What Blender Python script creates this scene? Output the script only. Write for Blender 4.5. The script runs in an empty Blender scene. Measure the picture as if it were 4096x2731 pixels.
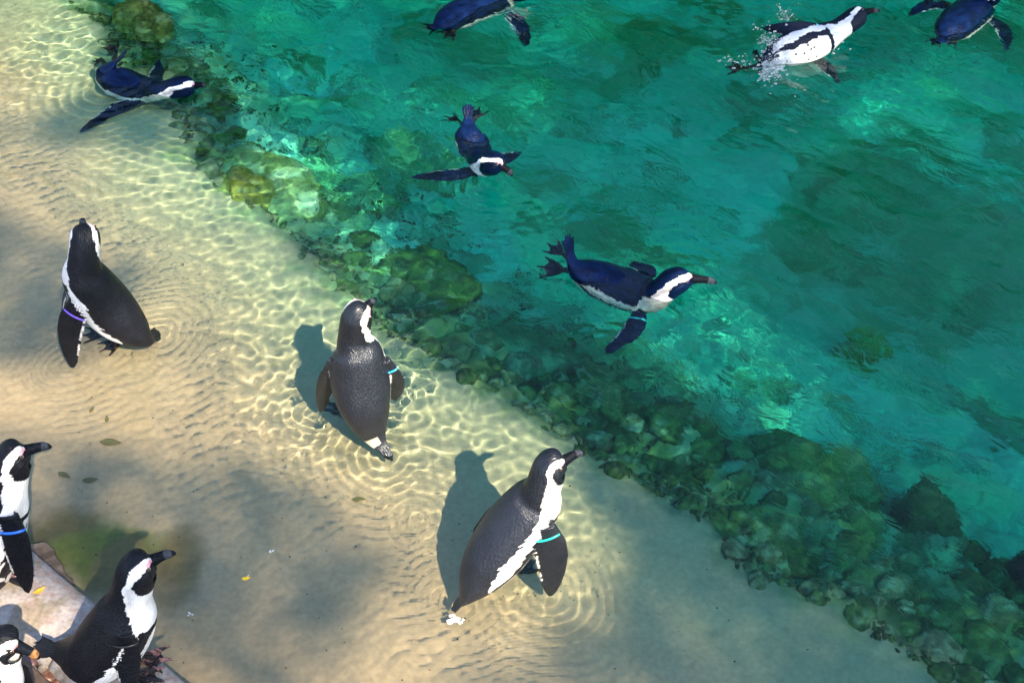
import bpy, bmesh, math, random
import numpy as np
from mathutils import Vector, Matrix
from mathutils.kdtree import KDTree

# ------------------------------------------------------------------ camera, light, exposure
SC = bpy.context.scene
COL = SC.collection
CAM_H, PITCH, FPX = 2.9, math.radians(45), 5096.0
cam = bpy.data.objects.new('camera', bpy.data.cameras.new('camera'))
COL.objects.link(cam)
cam.location = (0, 0, CAM_H)
cam.rotation_euler = (math.radians(90) - PITCH, 0, 0)
cam.data.sensor_width = 36.0
cam.data.lens = 36.0 * FPX / 4096.0
cam.data.clip_start, cam.data.clip_end = 0.05, 500
SC.camera = cam

SUN = np.array([0.34, -0.60, 0.72]); SUN /= np.linalg.norm(SUN)     # towards the sun
SUN_EL = math.asin(SUN[2]); SUN_AZ = math.atan2(SUN[0], SUN[1])
w = bpy.data.worlds.new('World'); SC.world = w; w.use_nodes = True
nt = w.node_tree
sky = nt.nodes.new('ShaderNodeTexSky'); sky.sky_type = 'NISHITA'; sky.sun_disc = False
sky.sun_elevation = SUN_EL; sky.sun_rotation = SUN_AZ
bg = nt.nodes['Background']; bg.inputs[1].default_value = 0.125
nt.links.new(sky.outputs[0], bg.inputs[0])
sl = bpy.data.lights.new('sun', 'SUN'); sl.energy = 5.0; sl.angle = math.radians(0.55)
sl.color = (1.0, 0.79, 0.53)
so = bpy.data.objects.new('sun', sl); COL.objects.link(so)
so.location = (3, -5, 8)
so.rotation_euler = Vector(SUN).to_track_quat('Z', 'Y').to_euler()
sl.cycles.is_caustics_light = True
SC.view_settings.view_transform = 'Standard'; SC.view_settings.look = 'None'
SC.view_settings.exposure = 1.6; SC.view_settings.gamma = 1.0
SC.view_settings.use_curve_mapping = False
SC.cycles.max_bounces = 10; SC.cycles.transmission_bounces = 8; SC.cycles.diffuse_bounces = 3
SC.cycles.caustics_refractive = True; SC.cycles.caustics_reflective = False
SC.cycles.sample_clamp_indirect = 4.0

# ------------------------------------------------------------------ helpers
S_ = 4096.0 / 2352.0
def at(px, py, z=0.0, s=1.0):
    """point at height z that lies on the line of sight through a photograph pixel"""
    px, py = px * s, py * s
    fw = np.array([0, math.cos(PITCH), -math.sin(PITCH)]); up = np.array([0, math.sin(PITCH), math.cos(PITCH)])
    d = fw + np.array([1., 0, 0]) * (px - 2048) / FPX - up * (py - 1365.5) / FPX
    return np.array([0, 0, CAM_H]) + d * ((z - CAM_H) / d[2])
def at2(px, py, z=0.0): return at(px, py, z, S_)
def unit(v): v = np.asarray(v, float); return v / max(np.linalg.norm(v), 1e-9)
def sm(a, b, x): t = np.clip((np.asarray(x, float) - a) / (b - a), 0, 1); return t * t * (3 - 2 * t)

_lat = {}
def vnoise(x, y, seed=0):
    if seed not in _lat: _lat[seed] = np.random.default_rng(seed).random((256, 256))
    L = _lat[seed]; x = np.asarray(x, float); y = np.asarray(y, float)
    xi = np.floor(x).astype(int); yi = np.floor(y).astype(int); fx = x - xi; fy = y - yi
    fx = fx * fx * (3 - 2 * fx); fy = fy * fy * (3 - 2 * fy)
    g = lambda a, b: L[a & 255, b & 255]
    return (g(xi, yi) * (1 - fx) + g(xi + 1, yi) * fx) * (1 - fy) + (g(xi, yi + 1) * (1 - fx) + g(xi + 1, yi + 1) * fx) * fy
def fbm(x, y, f, seed=0, octs=4):
    v = 0; a = 1.0; t = 0
    for o in range(octs):
        v = v + a * vnoise(x * f + 17.3 * o, y * f - 9.1 * o, seed + o); t += a; a *= .5; f *= 2.03
    return v / t
def poly_sd(P, X, Y):
    """signed distance (inside > 0) to a polygon"""
    X = np.asarray(X, float); Y = np.asarray(Y, float)
    d = np.full(X.shape, 1e9); ins = np.zeros(X.shape, bool); n = len(P)
    for i in range(n):
        ax, ay = P[i]; bx, by = P[(i + 1) % n]
        t = np.clip(((X - ax) * (bx - ax) + (Y - ay) * (by - ay)) / ((bx - ax) ** 2 + (by - ay) ** 2 + 1e-12), 0, 1)
        d = np.minimum(d, np.hypot(X - ax - t * (bx - ax), Y - ay - t * (by - ay)))
        c = ((ay > Y) != (by > Y)) & (X < (bx - ax) * (Y - ay) / (by - ay + 1e-12) + ax)
        ins ^= c
    return np.where(ins, d, -d)

def mesh_np(name, V, F, smooth=True):
    V = np.asarray(V, np.float32); F = np.asarray(F, np.int32)
    me = bpy.data.meshes.new(name)
    me.vertices.add(len(V)); me.vertices.foreach_set('co', V.ravel())
    k = F.shape[1]
    me.loops.add(F.size); me.loops.foreach_set('vertex_index', F.ravel())
    me.polygons.add(len(F))
    me.polygons.foreach_set('loop_start', np.arange(len(F), dtype=np.int32) * k)
    me.polygons.foreach_set('loop_total', np.full(len(F), k, np.int32))
    me.update(calc_edges=True)
    me.polygons.foreach_set('use_smooth', np.full(len(F), smooth))
    me.validate()
    return me
def col_attr(me, rgb, name='Col'):
    a = me.color_attributes.new(name, 'FLOAT_COLOR', 'POINT')
    c = np.ones((len(me.vertices), 4), np.float32); c[:, :3] = rgb
    a.data.foreach_set('color', c.ravel())
def vec_attr(me, v, name):
    a = me.attributes.new(name, 'FLOAT_VECTOR', 'POINT'); a.data.foreach_set('vector', np.asarray(v, np.float32).ravel())
def link(name, me, mat=None, parent=None, kind=None, **props):
    o = bpy.data.objects.new(name, me); COL.objects.link(o)
    if mat is not None and not me.materials: me.materials.append(mat)
    if parent is not None: o.parent = parent
    if kind: o['kind'] = kind
    for k, v in props.items(): o[k] = v
    o.cycles.is_caustics_receiver = True
    return o
def tag(o, label, cat, group=None):
    o['label'] = label; o['category'] = cat
    if group: o['group'] = group
    return o
def grid_faces(nx, ny):
    i = np.arange(nx * ny).reshape(nx, ny)
    return np.stack([i[:-1, :-1].ravel(), i[1:, :-1].ravel(), i[1:, 1:].ravel(), i[:-1, 1:].ravel()], 1)

# ------------------------------------------------------------------ materials
def new_mat(name):
    m = bpy.data.materials.new(name); m.use_nodes = True
    return m, m.node_tree, m.node_tree.nodes, m.node_tree.nodes['Principled BSDF']
def N(nt_, typ, **kw):
    n = nt_.nodes.new(typ)
    for k, v in kw.items(): setattr(n, k, v)
    return n
def attr_mat(name, rough=.8, spec=.3, nscale=60., namt=.35, bump=.3, bdist=.004, detail=4., speck=0.0):
    """colour attribute x fine grain, with bump relief"""
    m, t, ns, b = new_mat(name)
    a = N(t, 'ShaderNodeVertexColor'); a.layer_name = 'Col'
    g = N(t, 'ShaderNodeNewGeometry')
    no = N(t, 'ShaderNodeTexNoise'); no.inputs['Scale'].default_value = nscale; no.inputs['Detail'].default_value = detail
    t.links.new(g.outputs['Position'], no.inputs['Vector'])
    mr = N(t, 'ShaderNodeMapRange'); mr.inputs[1].default_value = .3; mr.inputs[2].default_value = .7
    mr.inputs[3].default_value = 1 - namt; mr.inputs[4].default_value = 1 + namt
    t.links.new(no.outputs[0], mr.inputs[0])
    mx = N(t, 'ShaderNodeVectorMath', operation='SCALE'); t.links.new(a.outputs[0], mx.inputs[0]); t.links.new(mr.outputs[0], mx.inputs['Scale'])
    t.links.new(mx.outputs[0], b.inputs['Base Color'])
    if bump:
        bp = N(t, 'ShaderNodeBump'); bp.inputs['Strength'].default_value = bump; bp.inputs['Distance'].default_value = bdist
        t.links.new(no.outputs[0], bp.inputs['Height']); t.links.new(bp.outputs[0], b.inputs['Normal'])
    b.inputs['Roughness'].default_value = rough; b.inputs['Specular IOR Level'].default_value = spec
    return m
def flat_mat(name, col, rough=.5, spec=.5, var=.25, scale=40., bump=.15):
    m, t, ns, b = new_mat(name)
    tc = N(t, 'ShaderNodeTexCoord'); no = N(t, 'ShaderNodeTexNoise'); no.inputs['Scale'].default_value = scale; no.inputs['Detail'].default_value = 5
    t.links.new(tc.outputs['Object'], no.inputs['Vector'])
    r = N(t, 'ShaderNodeValToRGB'); e = r.color_ramp.elements
    e[0].position, e[1].position = .3, .7
    e[0].color = tuple(c * (1 - var) for c in col) + (1,); e[1].color = tuple(min(1, c * (1 + var)) for c in col) + (1,)
    t.links.new(no.outputs[0], r.inputs[0]); t.links.new(r.outputs[0], b.inputs['Base Color'])
    bp = N(t, 'ShaderNodeBump'); bp.inputs['Strength'].default_value = bump; bp.inputs['Distance'].default_value = .003
    t.links.new(no.outputs[0], bp.inputs['Height']); t.links.new(bp.outputs[0], b.inputs['Normal'])
    b.inputs['Roughness'].default_value = rough; b.inputs['Specular IOR Level'].default_value = spec
    return m

M_ground = attr_mat('pool_floor', .85, .25, 60, .10, .10, .003, 6)
M_rock = attr_mat('algae_rock', .8, .3, 45, .55, .6, .008, 6)
M_kerb = attr_mat('kerb_stone', .55, .4, 90, .25, .4, .003, 6)
M_pebble = attr_mat('pebble', .35, .5, 120, .3, .2, .001, 4)
M_bill = attr_mat('horn', .5, .03, 160, .5, .3, .001, 3)

def feather_mat(name, rough, spec, bd, lo=.75, hi=1.2):
    m, t, ns, b = new_mat(name)
    a = N(t, 'ShaderNodeVertexColor'); a.layer_name = 'Col'
    r = N(t, 'ShaderNodeAttribute', attribute_name='rest')
    mp = N(t, 'ShaderNodeMapping'); mp.inputs['Scale'].default_value = (300, 85, 300)
    t.links.new(r.outputs['Vector'], mp.inputs['Vector'])
    vo = N(t, 'ShaderNodeTexVoronoi'); vo.inputs['Scale'].default_value = 1.0
    t.links.new(mp.outputs[0], vo.inputs['Vector'])
    mp2 = N(t, 'ShaderNodeMapping'); mp2.inputs['Scale'].default_value = (40, 16, 40)
    t.links.new(r.outputs['Vector'], mp2.inputs['Vector'])
    no = N(t, 'ShaderNodeTexNoise'); no.inputs['Scale'].default_value = 1.0; no.inputs['Detail'].default_value = 4
    t.links.new(mp2.outputs[0], no.inputs['Vector'])
    mr = N(t, 'ShaderNodeMapRange'); mr.inputs[1].default_value = .3; mr.inputs[2].default_value = .7; mr.inputs[3].default_value = lo; mr.inputs[4].default_value = hi
    t.links.new(no.outputs[0], mr.inputs[0])
    mx = N(t, 'ShaderNodeVectorMath', operation='SCALE'); t.links.new(a.outputs[0], mx.inputs[0]); t.links.new(mr.outputs[0], mx.inputs['Scale'])
    t.links.new(mx.outputs[0], b.inputs['Base Color'])
    bp = N(t, 'ShaderNodeBump'); bp.inputs['Strength'].default_value = .55; bp.inputs['Distance'].default_value = bd
    t.links.new(vo.outputs['Distance'], bp.inputs['Height'])
    bp2 = N(t, 'ShaderNodeBump'); bp2.inputs['Strength'].default_value = .35; bp2.inputs['Distance'].default_value = .006
    t.links.new(no.outputs[0], bp2.inputs['Height']); t.links.new(bp.outputs[0], bp2.inputs['Normal'])
    t.links.new(bp2.outputs[0], b.inputs['Normal'])
    b.inputs['Roughness'].default_value = rough; b.inputs['Specular IOR Level'].default_value = spec; b.inputs['Specular Tint'].default_value = (.72, .84, 1.0, 1)
    return m
M_feather = feather_mat('feathers', .42, .2, .0035); M_gloss = feather_mat('glossy_feathers', .37, .62, .003); M_wet = feather_mat('wet_feathers', .28, .09, .004, .45, 1.5)

def water_mat():
    m = bpy.data.materials.new('water'); m.use_nodes = True; t = m.node_tree
    t.nodes.remove(t.nodes['Principled BSDF']); out = t.nodes['Material Output']
    g = N(t, 'ShaderNodeBsdfGlass'); g.inputs['IOR'].default_value = 1.333; g.inputs['Roughness'].default_value = 0.0
    t.links.new(g.outputs[0], out.inputs['Surface'])
    # the finest ripples of the deep part, as relief on the wavy mesh
    ge = N(t, 'ShaderNodeNewGeometry'); at_ = N(t, 'ShaderNodeAttribute', attribute_name='deep')
    vr = N(t, 'ShaderNodeVectorRotate', rotation_type='Z_AXIS'); vr.inputs['Angle'].default_value = math.radians(46); t.links.new(ge.outputs['Position'], vr.inputs['Vector'])
    mp = N(t, 'ShaderNodeMapping'); mp.inputs['Scale'].default_value = (7.5, 13, 10)
    t.links.new(vr.outputs[0], mp.inputs['Vector'])
    no = N(t, 'ShaderNodeTexNoise'); no.inputs['Scale'].default_value = 1.0; no.inputs['Detail'].default_value = 3.0; no.inputs['Distortion'].default_value = 2.6
    t.links.new(mp.outputs[0], no.inputs['Vector'])
    n2 = N(t, 'ShaderNodeTexNoise'); n2.inputs['Scale'].default_value = 1.6; n2.inputs['Detail'].default_value = 2.0; t.links.new(ge.outputs['Position'], n2.inputs['Vector'])
    mr = N(t, 'ShaderNodeMapRange'); mr.inputs[1].default_value = .38; mr.inputs[2].default_value = .66; mr.inputs[3].default_value = .25; mr.inputs[4].default_value = 1.0; t.links.new(n2.outputs[0], mr.inputs[0])
    mu = N(t, 'ShaderNodeMath', operation='MULTIPLY'); t.links.new(mr.outputs[0], mu.inputs[0]); t.links.new(at_.outputs['Fac'], mu.inputs[1])
    bp = N(t, 'ShaderNodeBump'); bp.inputs['Distance'].default_value = .0075; t.links.new(no.outputs[0], bp.inputs['Height']); t.links.new(mu.outputs[0], bp.inputs['Strength'])
    t.links.new(bp.outputs[0], g.inputs['Normal'])
    return m
M_water = water_mat()

# ------------------------------------------------------------------ pool floor (ground)
NX, NY = 0.73, 0.683                                      # towards deep water
_ct = np.array([-9, -4.7, -3.56, -2.55, -1.6, -.43, 2]); _cv = np.array([2.25, 2.0, 1.79, 1.775, 1.855, 2.0, 2.1])
def edge_d(x, y):
    t = .683 * x - .73 * y
    wob = (fbm(x, y, 3.0, 5, 3) - .5) * .16 + (fbm(x, y, 11., 8, 3) - .5) * .07
    return NX * x + NY * y - np.interp(t, _ct, _cv) + wob
KN = np.array([.63, .78]); KD0, KD1 = .592, .742          # the kerb's two top edges along its normal
def kerb_d(x, y): return KN[0] * x + KN[1] * y
def ground_z(x, y):
    d = edge_d(x, y)
    shelf = -.042 - .016 * sm(-1.6, -.5, d) - .095 * sm(-.72, .04, d)
    z = shelf - .15 * sm(-.04, .24, d) - .38 * sm(.12, 1.0, d) - .12 * sm(.8, 2.2, d)
    lump = np.clip(sm(-.03, .08, d) * (1 - .75 * sm(.9, 1.5, d)), 0, 1)
    z = z + lump * ((fbm(x, y, 7., 21, 4) - .5) * .16 + (fbm(x, y, 19., 31, 4) - .5) * .10)
    z = z + sm(.8, 1.6, d) * (fbm(x, y, 1.6, 41, 3) - .5) * .22
    bank = sm(.62, .57, kerb_d(x, y))                      # bank behind the kerb
    return z * (1 - bank) + bank * (.025 + .02 * (fbm(x, y, 9., 51, 3) - .5))
def axis(lo, hi, step, far):
    a = np.arange(lo, hi + 1e-6, step)
    return np.concatenate([[lo - f for f in far[::-1]], a, [hi + f for f in far]])
gx = axis(-2.9, 2.9, .0125, [.3, 1, 3, 8, 30]); gy = axis(1.3, 5.7, .0125, [.3, .6, 3, 8, 30])
GX, GY = np.meshgrid(gx, gy, indexing='ij'); gz = ground_z(GX, GY)
me = mesh_np('pool_floor', np.stack([GX.ravel(), GY.ravel(), gz.ravel()], 1), grid_faces(len(gx), len(gy)))
def lerp3(a, b, t): return np.asarray(a) * (1 - t[..., None]) + np.asarray(b) * t[..., None]
def ground_col(x, y):
    d = edge_d(x, y)
    n1 = fbm(x, y, 2.2, 61, 4); n2 = fbm(x, y, 9., 71, 4); n3 = fbm(x, y, 28., 81, 3)
    sand = lerp3((.58, .38, .25), (.48, .325, .22), sm(.35, .65, n1))
    sand = sand * (.95 + .1 * n3)[..., None]
    # deep floor: pale render with green and olive growth
    sx, sy = (x + y) * .62 + .25 * (n1 - .5), (x - y) * .34 + .5 * (n1 - .5)          # growth drawn out along the slope
    deep = lerp3((.58, .66, .52), (.44, .54, .40), sm(.40, .62, n1))
    deep = lerp3(deep, (.70, .70, .42), sm(.52, .68, fbm(sx, sy, 5., 93, 4)) * .8)
    deep = lerp3(deep, (.20, .28, .12), sm(.52, .66, fbm(sx, sy, 3.2, 91, 5)) * .75)
    deep = lerp3(deep, (.13, .19, .07), sm(.56, .68, fbm(sx, sy, 11.0, 95, 4)) * .7)
    alg = lerp3((.05, .075, .02), (.18, .20, .07), sm(.42, .62, n2))
    alg = lerp3(alg, (.30, .28, .19), sm(.58, .72, fbm(x, y, 13., 101, 3)))
    alg = lerp3(alg, (.34, .30, .17), sm(.16, -.02, d + (n2 - .5) * .25) * .7)
    deep = deep * (1 - .25 * sm(.5, 1.5, x) * sm(4.6, 3.2, y))[..., None]                # darker towards the near right
    slope = sm(-.06, .10, d + (n3 - .5) * .10 + (n2 - .5) * .16)
    c = lerp3(sand, alg, slope)
    c = lerp3(c, deep, sm(.34, .85, d + (n2 - .5) * .5 + .35 * sm(-1.5, -3.0, .683 * x - .73 * y)))
    # growth at the foot of the kerb
    q = at2(215, 1270, -.03); r = np.hypot((x - q[0]) / .27, (y - q[1]) / .15)
    k = sm(1.15, .5, r + (n2 - .5) * 1.1)
    c = lerp3(c, lerp3((.20, .14, .05), (.15, .17, .025), sm(.42, .55, n2)), k * .92)
    q = at2(405, 1300, -.03); r = np.hypot((x - q[0]) / .075, (y - q[1]) / .19)
    c = lerp3(c, (.21, .13, .05), sm(1.1, .55, r + (n2 - .5) * 1.0) * .6)
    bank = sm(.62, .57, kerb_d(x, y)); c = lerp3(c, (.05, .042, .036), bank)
    return c
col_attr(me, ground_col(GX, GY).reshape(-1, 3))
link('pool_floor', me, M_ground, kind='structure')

# ------------------------------------------------------------------ water
WZ = []
def rings(px, py, r0, lam, amp, dec, z=0): WZ.append((at(px, py, z)[:2], r0, lam, amp, dec))
rings(2240, 2390, .03, .030, .0016, .16); rings(1822, 2432, .03, .026, .0013, .14); rings(1690, 2080, .02, .026, .0011, .13)
rings(1560, 1830, .03, .034, .0017, .15); rings(1270, 1650, .02, .028, .0014, .12); rings(1610, 1590, .02, .028, .0013, .13)
rings(640, 1330, .03, .030, .0010, .11); rings(270, 1460, .02, .03, .0008, .10); rings(450, 1400, .02, .028, .0008, .10)
rings(828, 346, .03, .05, .0042, .20); rings(2010, 720, .05, .05, .0046, .20); rings(2760, 1175, .05, .055, .005, .24); rings(450, 330, .1, .05, .003, .2); rings(2480, 1190, .12, .05, .003, .2)
rings(3100, 300, .06, .05, .005, .3); rings(2433, 1430, .03, .04, .0028, .2); rings(1900, 560, .1, .05, .003, .2); rings(3860, 100, .12, .06, .004, .25); rings(3480, 60, .03, .05, .004, .25); rings(2060, 60, .1, .055, .004, .22)
wx = axis(-2.75, 2.75, .0075, [.25, 1, 3, 9]); wy = axis(1.45, 5.4, .0075, [.25, .6, 3, 9])
def spectral(nx, ny, dx, lmin, lmax, ang, spread, seed, p=1.0):
    """random wave field whose wavelengths lie in a band and travel roughly one way"""
    r = np.random.default_rng(seed); f = np.fft.fft2(r.standard_normal((nx, ny)))
    kx = np.fft.fftfreq(nx, dx)[:, None]; ky = np.fft.fftfreq(ny, dx)[None]
    k = np.hypot(kx, ky) + 1e-9; th = np.arctan2(ky, kx) - ang
    band = np.exp(-((np.log(k) - .5 * math.log(1 / lmin / lmax)) / (.5 * math.log(lmax / lmin))) ** 2) * k ** -p
    h = np.real(np.fft.ifft2(f * band * (np.exp(-(np.sin(th) / spread) ** 2) + .12)))
    return h / h.std()
WX, WY = np.meshgrid(wx, wy, indexing='ij'); H = np.zeros(WX.shape)
n0, n1 = len(wx) - 8, len(wy) - 8
I = (slice(4, -4), slice(4, -4)); X, Y = WX[I], WY[I]
d = NX * X + NY * Y - np.interp(.683 * X - .73 * Y, _ct, _cv)
def blob(px, py, rx, ry):
    q = at2(px, py); e = at2(px + rx, py)[0] - q[0]; f = abs(at2(px, py + ry)[1] - q[1])
    return np.exp(-(((X - q[0]) / e) ** 2 + ((Y - q[1]) / f) ** 2))
deepm = sm(-.25, .5, d)
far = sm(2.9, 4.0, Y)
fine = (.30 + 1.4 * sm(.3, .7, fbm(X, Y, 2.6, 19, 3))) * np.clip(.05 + .9 * blob(760, 930, 330, 190) + .5 * blob(430, 500, 330, 170) + .55 * blob(60, 120, 260, 200) + .7 * blob(1220, 1300, 300, 220)
               + .4 * blob(520, 740, 260, 120) + .4 * blob(960, 860, 200, 160), 0, 1.1)
a1 = spectral(n0, n1, .0075, .22, .75, math.radians(38), .9, 1)
a2 = spectral(n0, n1, .0075, .07, .20, math.radians(55), .9, 2)
a3 = spectral(n0, n1, .0075, .030, .058, math.radians(75), 2.5, 3)
a4 = spectral(n0, n1, .0075, .05, .10, math.radians(110), .7, 4)
h = a1 * (.0006 + .0046 * deepm * (.5 + .5 * far)) + a2 * (.00024 + .0008 * deepm + .0009 * fine) \
    + a3 * (.00002 + .00031 * fine * (1 - deepm) + .00004 * deepm) + a4 * (.00032 * fine + .00015 * deepm)
for q, r0, lam, amp, dec in WZ:
    r = np.hypot(X - q[0], Y - q[1]) + 1e-6
    r_ = r * (1 + .06 * np.sin(3 * np.arctan2(Y - q[1], X - q[0]) + q[0] * 9))
    r_ = r_ + .035 * (fbm(X, Y, 5., 17, 3) - .5)
    h = h + amp * .55 * np.sin(2 * math.pi * (r_ - r0) / lam) * sm(0, r0, r) * np.exp(-r / dec) * np.clip(3.2 * fbm(X + q[1], Y, 4., 13, 2) - 1.1, .0, 1.5)
H[I] = h * np.minimum(1, np.minimum(np.minimum(X - X.min(), X.max() - X), np.minimum(Y - Y.min(), Y.max() - Y)) / .2)
nx_, ny_ = WX.shape
V = np.stack([WX.ravel(), WY.ravel(), H.ravel()], 1); Fq = grid_faces(nx_, ny_)
me = mesh_np('water', V, Fq)
da = np.zeros(WX.shape, np.float32); da[I] = deepm; da = np.maximum(da, 0); fa = me.attributes.new('deep', 'FLOAT', 'POINT'); fa.data.foreach_set('value', da.ravel())
wo = link('water', me, M_water, kind='structure')
wo.cycles.is_caustics_caster = True; wo.cycles.is_caustics_receiver = False
# the body of the water: an even absorbing volume that the wavy surface closes from above
def water_body_mat():
    m = bpy.data.materials.new('water_body'); m.use_nodes = True; t = m.node_tree
    t.nodes.remove(t.nodes['Principled BSDF'])
    v = N(t, 'ShaderNodeVolumeAbsorption'); v.inputs['Color'].default_value = (0.0, 0.958, 0.928, 1); v.inputs['Density'].default_value = 3.5
    t.links.new(v.outputs[0], t.nodes['Material Output'].inputs['Volume'])
    return m
kx_ = np.unique(np.append(np.arange(0, nx_, 8), nx_ - 1)); ky_ = np.unique(np.append(np.arange(0, ny_, 8), ny_ - 1))
top = np.array([[H[max(0, i - 9):i + 10, max(0, j - 9):j + 10].max() for j in ky_] for i in kx_]) + .003
TX, TY = np.meshgrid(wx[kx_], wy[ky_], indexing='ij'); q_ = .999
TV = np.stack([TX.ravel(), TY.ravel(), top.ravel()], 1); nk, mk = len(kx_), len(ky_); BV = TV.copy(); BV[:, 2] = -2.0
TF = grid_faces(nk, mk); ii = np.arange(nk * mk).reshape(nk, mk); lp = np.concatenate([ii[:, 0], ii[-1, 1:], ii[-2::-1, -1], ii[0, -2:0:-1]])
me = mesh_np('water_body', np.concatenate([TV, BV]), np.concatenate([TF, TF[:, ::-1] + nk * mk, np.stack([lp, lp + nk * mk, np.roll(lp, -1) + nk * mk, np.roll(lp, -1)], 1)]))
bm = bmesh.new(); bm.from_mesh(me); bmesh.ops.recalc_face_normals(bm, faces=bm.faces[:]); bm.to_mesh(me); bm.free()
wb = link('water_body', me, water_body_mat(), kind='structure'); wb.cycles.is_caustics_receiver = False

# ------------------------------------------------------------------ penguins
KU = np.array([-.7, -.35, 0, .35, 1, 2, 3, 3.6, 4, 4.5, 5, 5.5, 5.8, 6.0])
KWID = np.array([.012, .023, .035, .050, .071, .083, .069, .054, .047, .0445, .0445, .0395, .028, .019])
KDOR = np.array([.003, .007, .020, .037, .060, .072, .063, .050, .045, .0445, .0455, .0415, .029, .0175])
KVEN = np.array([.003, .008, .023, .042, .066, .078, .070, .058, .050, .047, .0465, .042, .030, .021])
def cr(P, u):
    """Catmull-Rom through P at parameters u (0..len-1)"""
    P = np.asarray(P, float); n = len(P)
    i = np.clip(np.floor(u).astype(int), 0, n - 2); f = (u - i)[:, None]
    g = lambda k: np.where((k < 0)[:, None], 2 * P[0] - P[1], np.where((k > n - 1)[:, None], 2 * P[-1] - P[-2], P[np.clip(k, 0, n - 1)]))
    a, b, c, d_ = g(i - 1), g(i), g(i + 1), g(i + 2)
    return .5 * (2 * b + (c - a) * f + (2 * a - 5 * b + 4 * c - d_) * f ** 2 + (3 * b - a - 3 * c + d_) * f ** 3)
def smooth_interp(u, xs, ys):
    xs, ys = np.asarray(xs), np.asarray(ys)
    m = np.gradient(ys, xs); i = np.clip(np.searchsorted(xs, u, 'right') - 1, 0, len(xs) - 2)
    h = xs[i + 1] - xs[i]; t = (u - xs[i]) / h
    return ((1 + 2 * t) * (1 - t) ** 2 * ys[i] + t * (1 - t) ** 2 * h * m[i] + t * t * (3 - 2 * t) * ys[i + 1] + t * t * (t - 1) * h * m[i + 1])

class Geo:
    def __init__(s): s.V, s.F, s.lab, s.aux, s.n = [], [], [], [], 0
    def add(s, V, F, lab, aux=None):
        V = np.asarray(V, float); s.V.append(V); s.F += [tuple(int(k) + s.n for k in f) for f in F]
        s.lab.append(np.full(len(V), lab)); s.aux.append(np.zeros((len(V), 2)) if aux is None else np.asarray(aux, float)); s.n += len(V)
    def rings(s, R, lab, aux=None, cap=True):
        """R: list of (m,3) closed rings"""
        n, m = len(R), len(R[0]); V = np.concatenate(R); F = []
        for i in range(n - 1):
            for j in range(m):
                k = (j + 1) % m; F.append((i * m + j, i * m + k, (i + 1) * m + k, (i + 1) * m + j))
        if cap: F.append(tuple(range(m))[::-1]); F.append(tuple((n - 1) * m + j for j in range(m)))
        s.add(V, F, lab, aux)

def flipper_geo(G, lab, pts, chord, wid=1.0):
    """flat tapered blade through root, elbow, tip; chord points from leading to trailing edge"""
    u = np.linspace(0, len(pts) - 1, 26); P = cr(pts, u); T = np.gradient(P, axis=0); f = u / u[-1]
    half = np.interp(f, [0, .12, .3, .5, .7, .85, .95, 1], [.024, .028, .034, .033, .027, .020, .012, .004]) * wid
    th = np.interp(f, [0, .2, .6, .9, 1], [.013, .0085, .006, .0042, .002])
    L = np.linalg.norm(np.diff(P, axis=0), axis=1).sum()
    sweep = .018 * (f ** 2) * wid
    R, aux = [], []; m = 24; an = np.arange(m) / m * 2 * math.pi
    for i in range(len(u)):
        t = unit(T[i]); c = unit(np.asarray(chord) - t * np.dot(chord, t)); n = np.cross(t, c)
        ca = np.cos(an); R.append(P[i] + (ca[:, None] * c * half[i] + np.sin(an)[:, None] * n * th[i] * (1 - .45 * ca)[:, None]) + c * sweep[i])
        aux.append(np.stack([np.full(m, f[i]), ca], 1))
    G.rings(R, lab, np.concatenate(aux))
    return P, T, half, th

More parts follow.
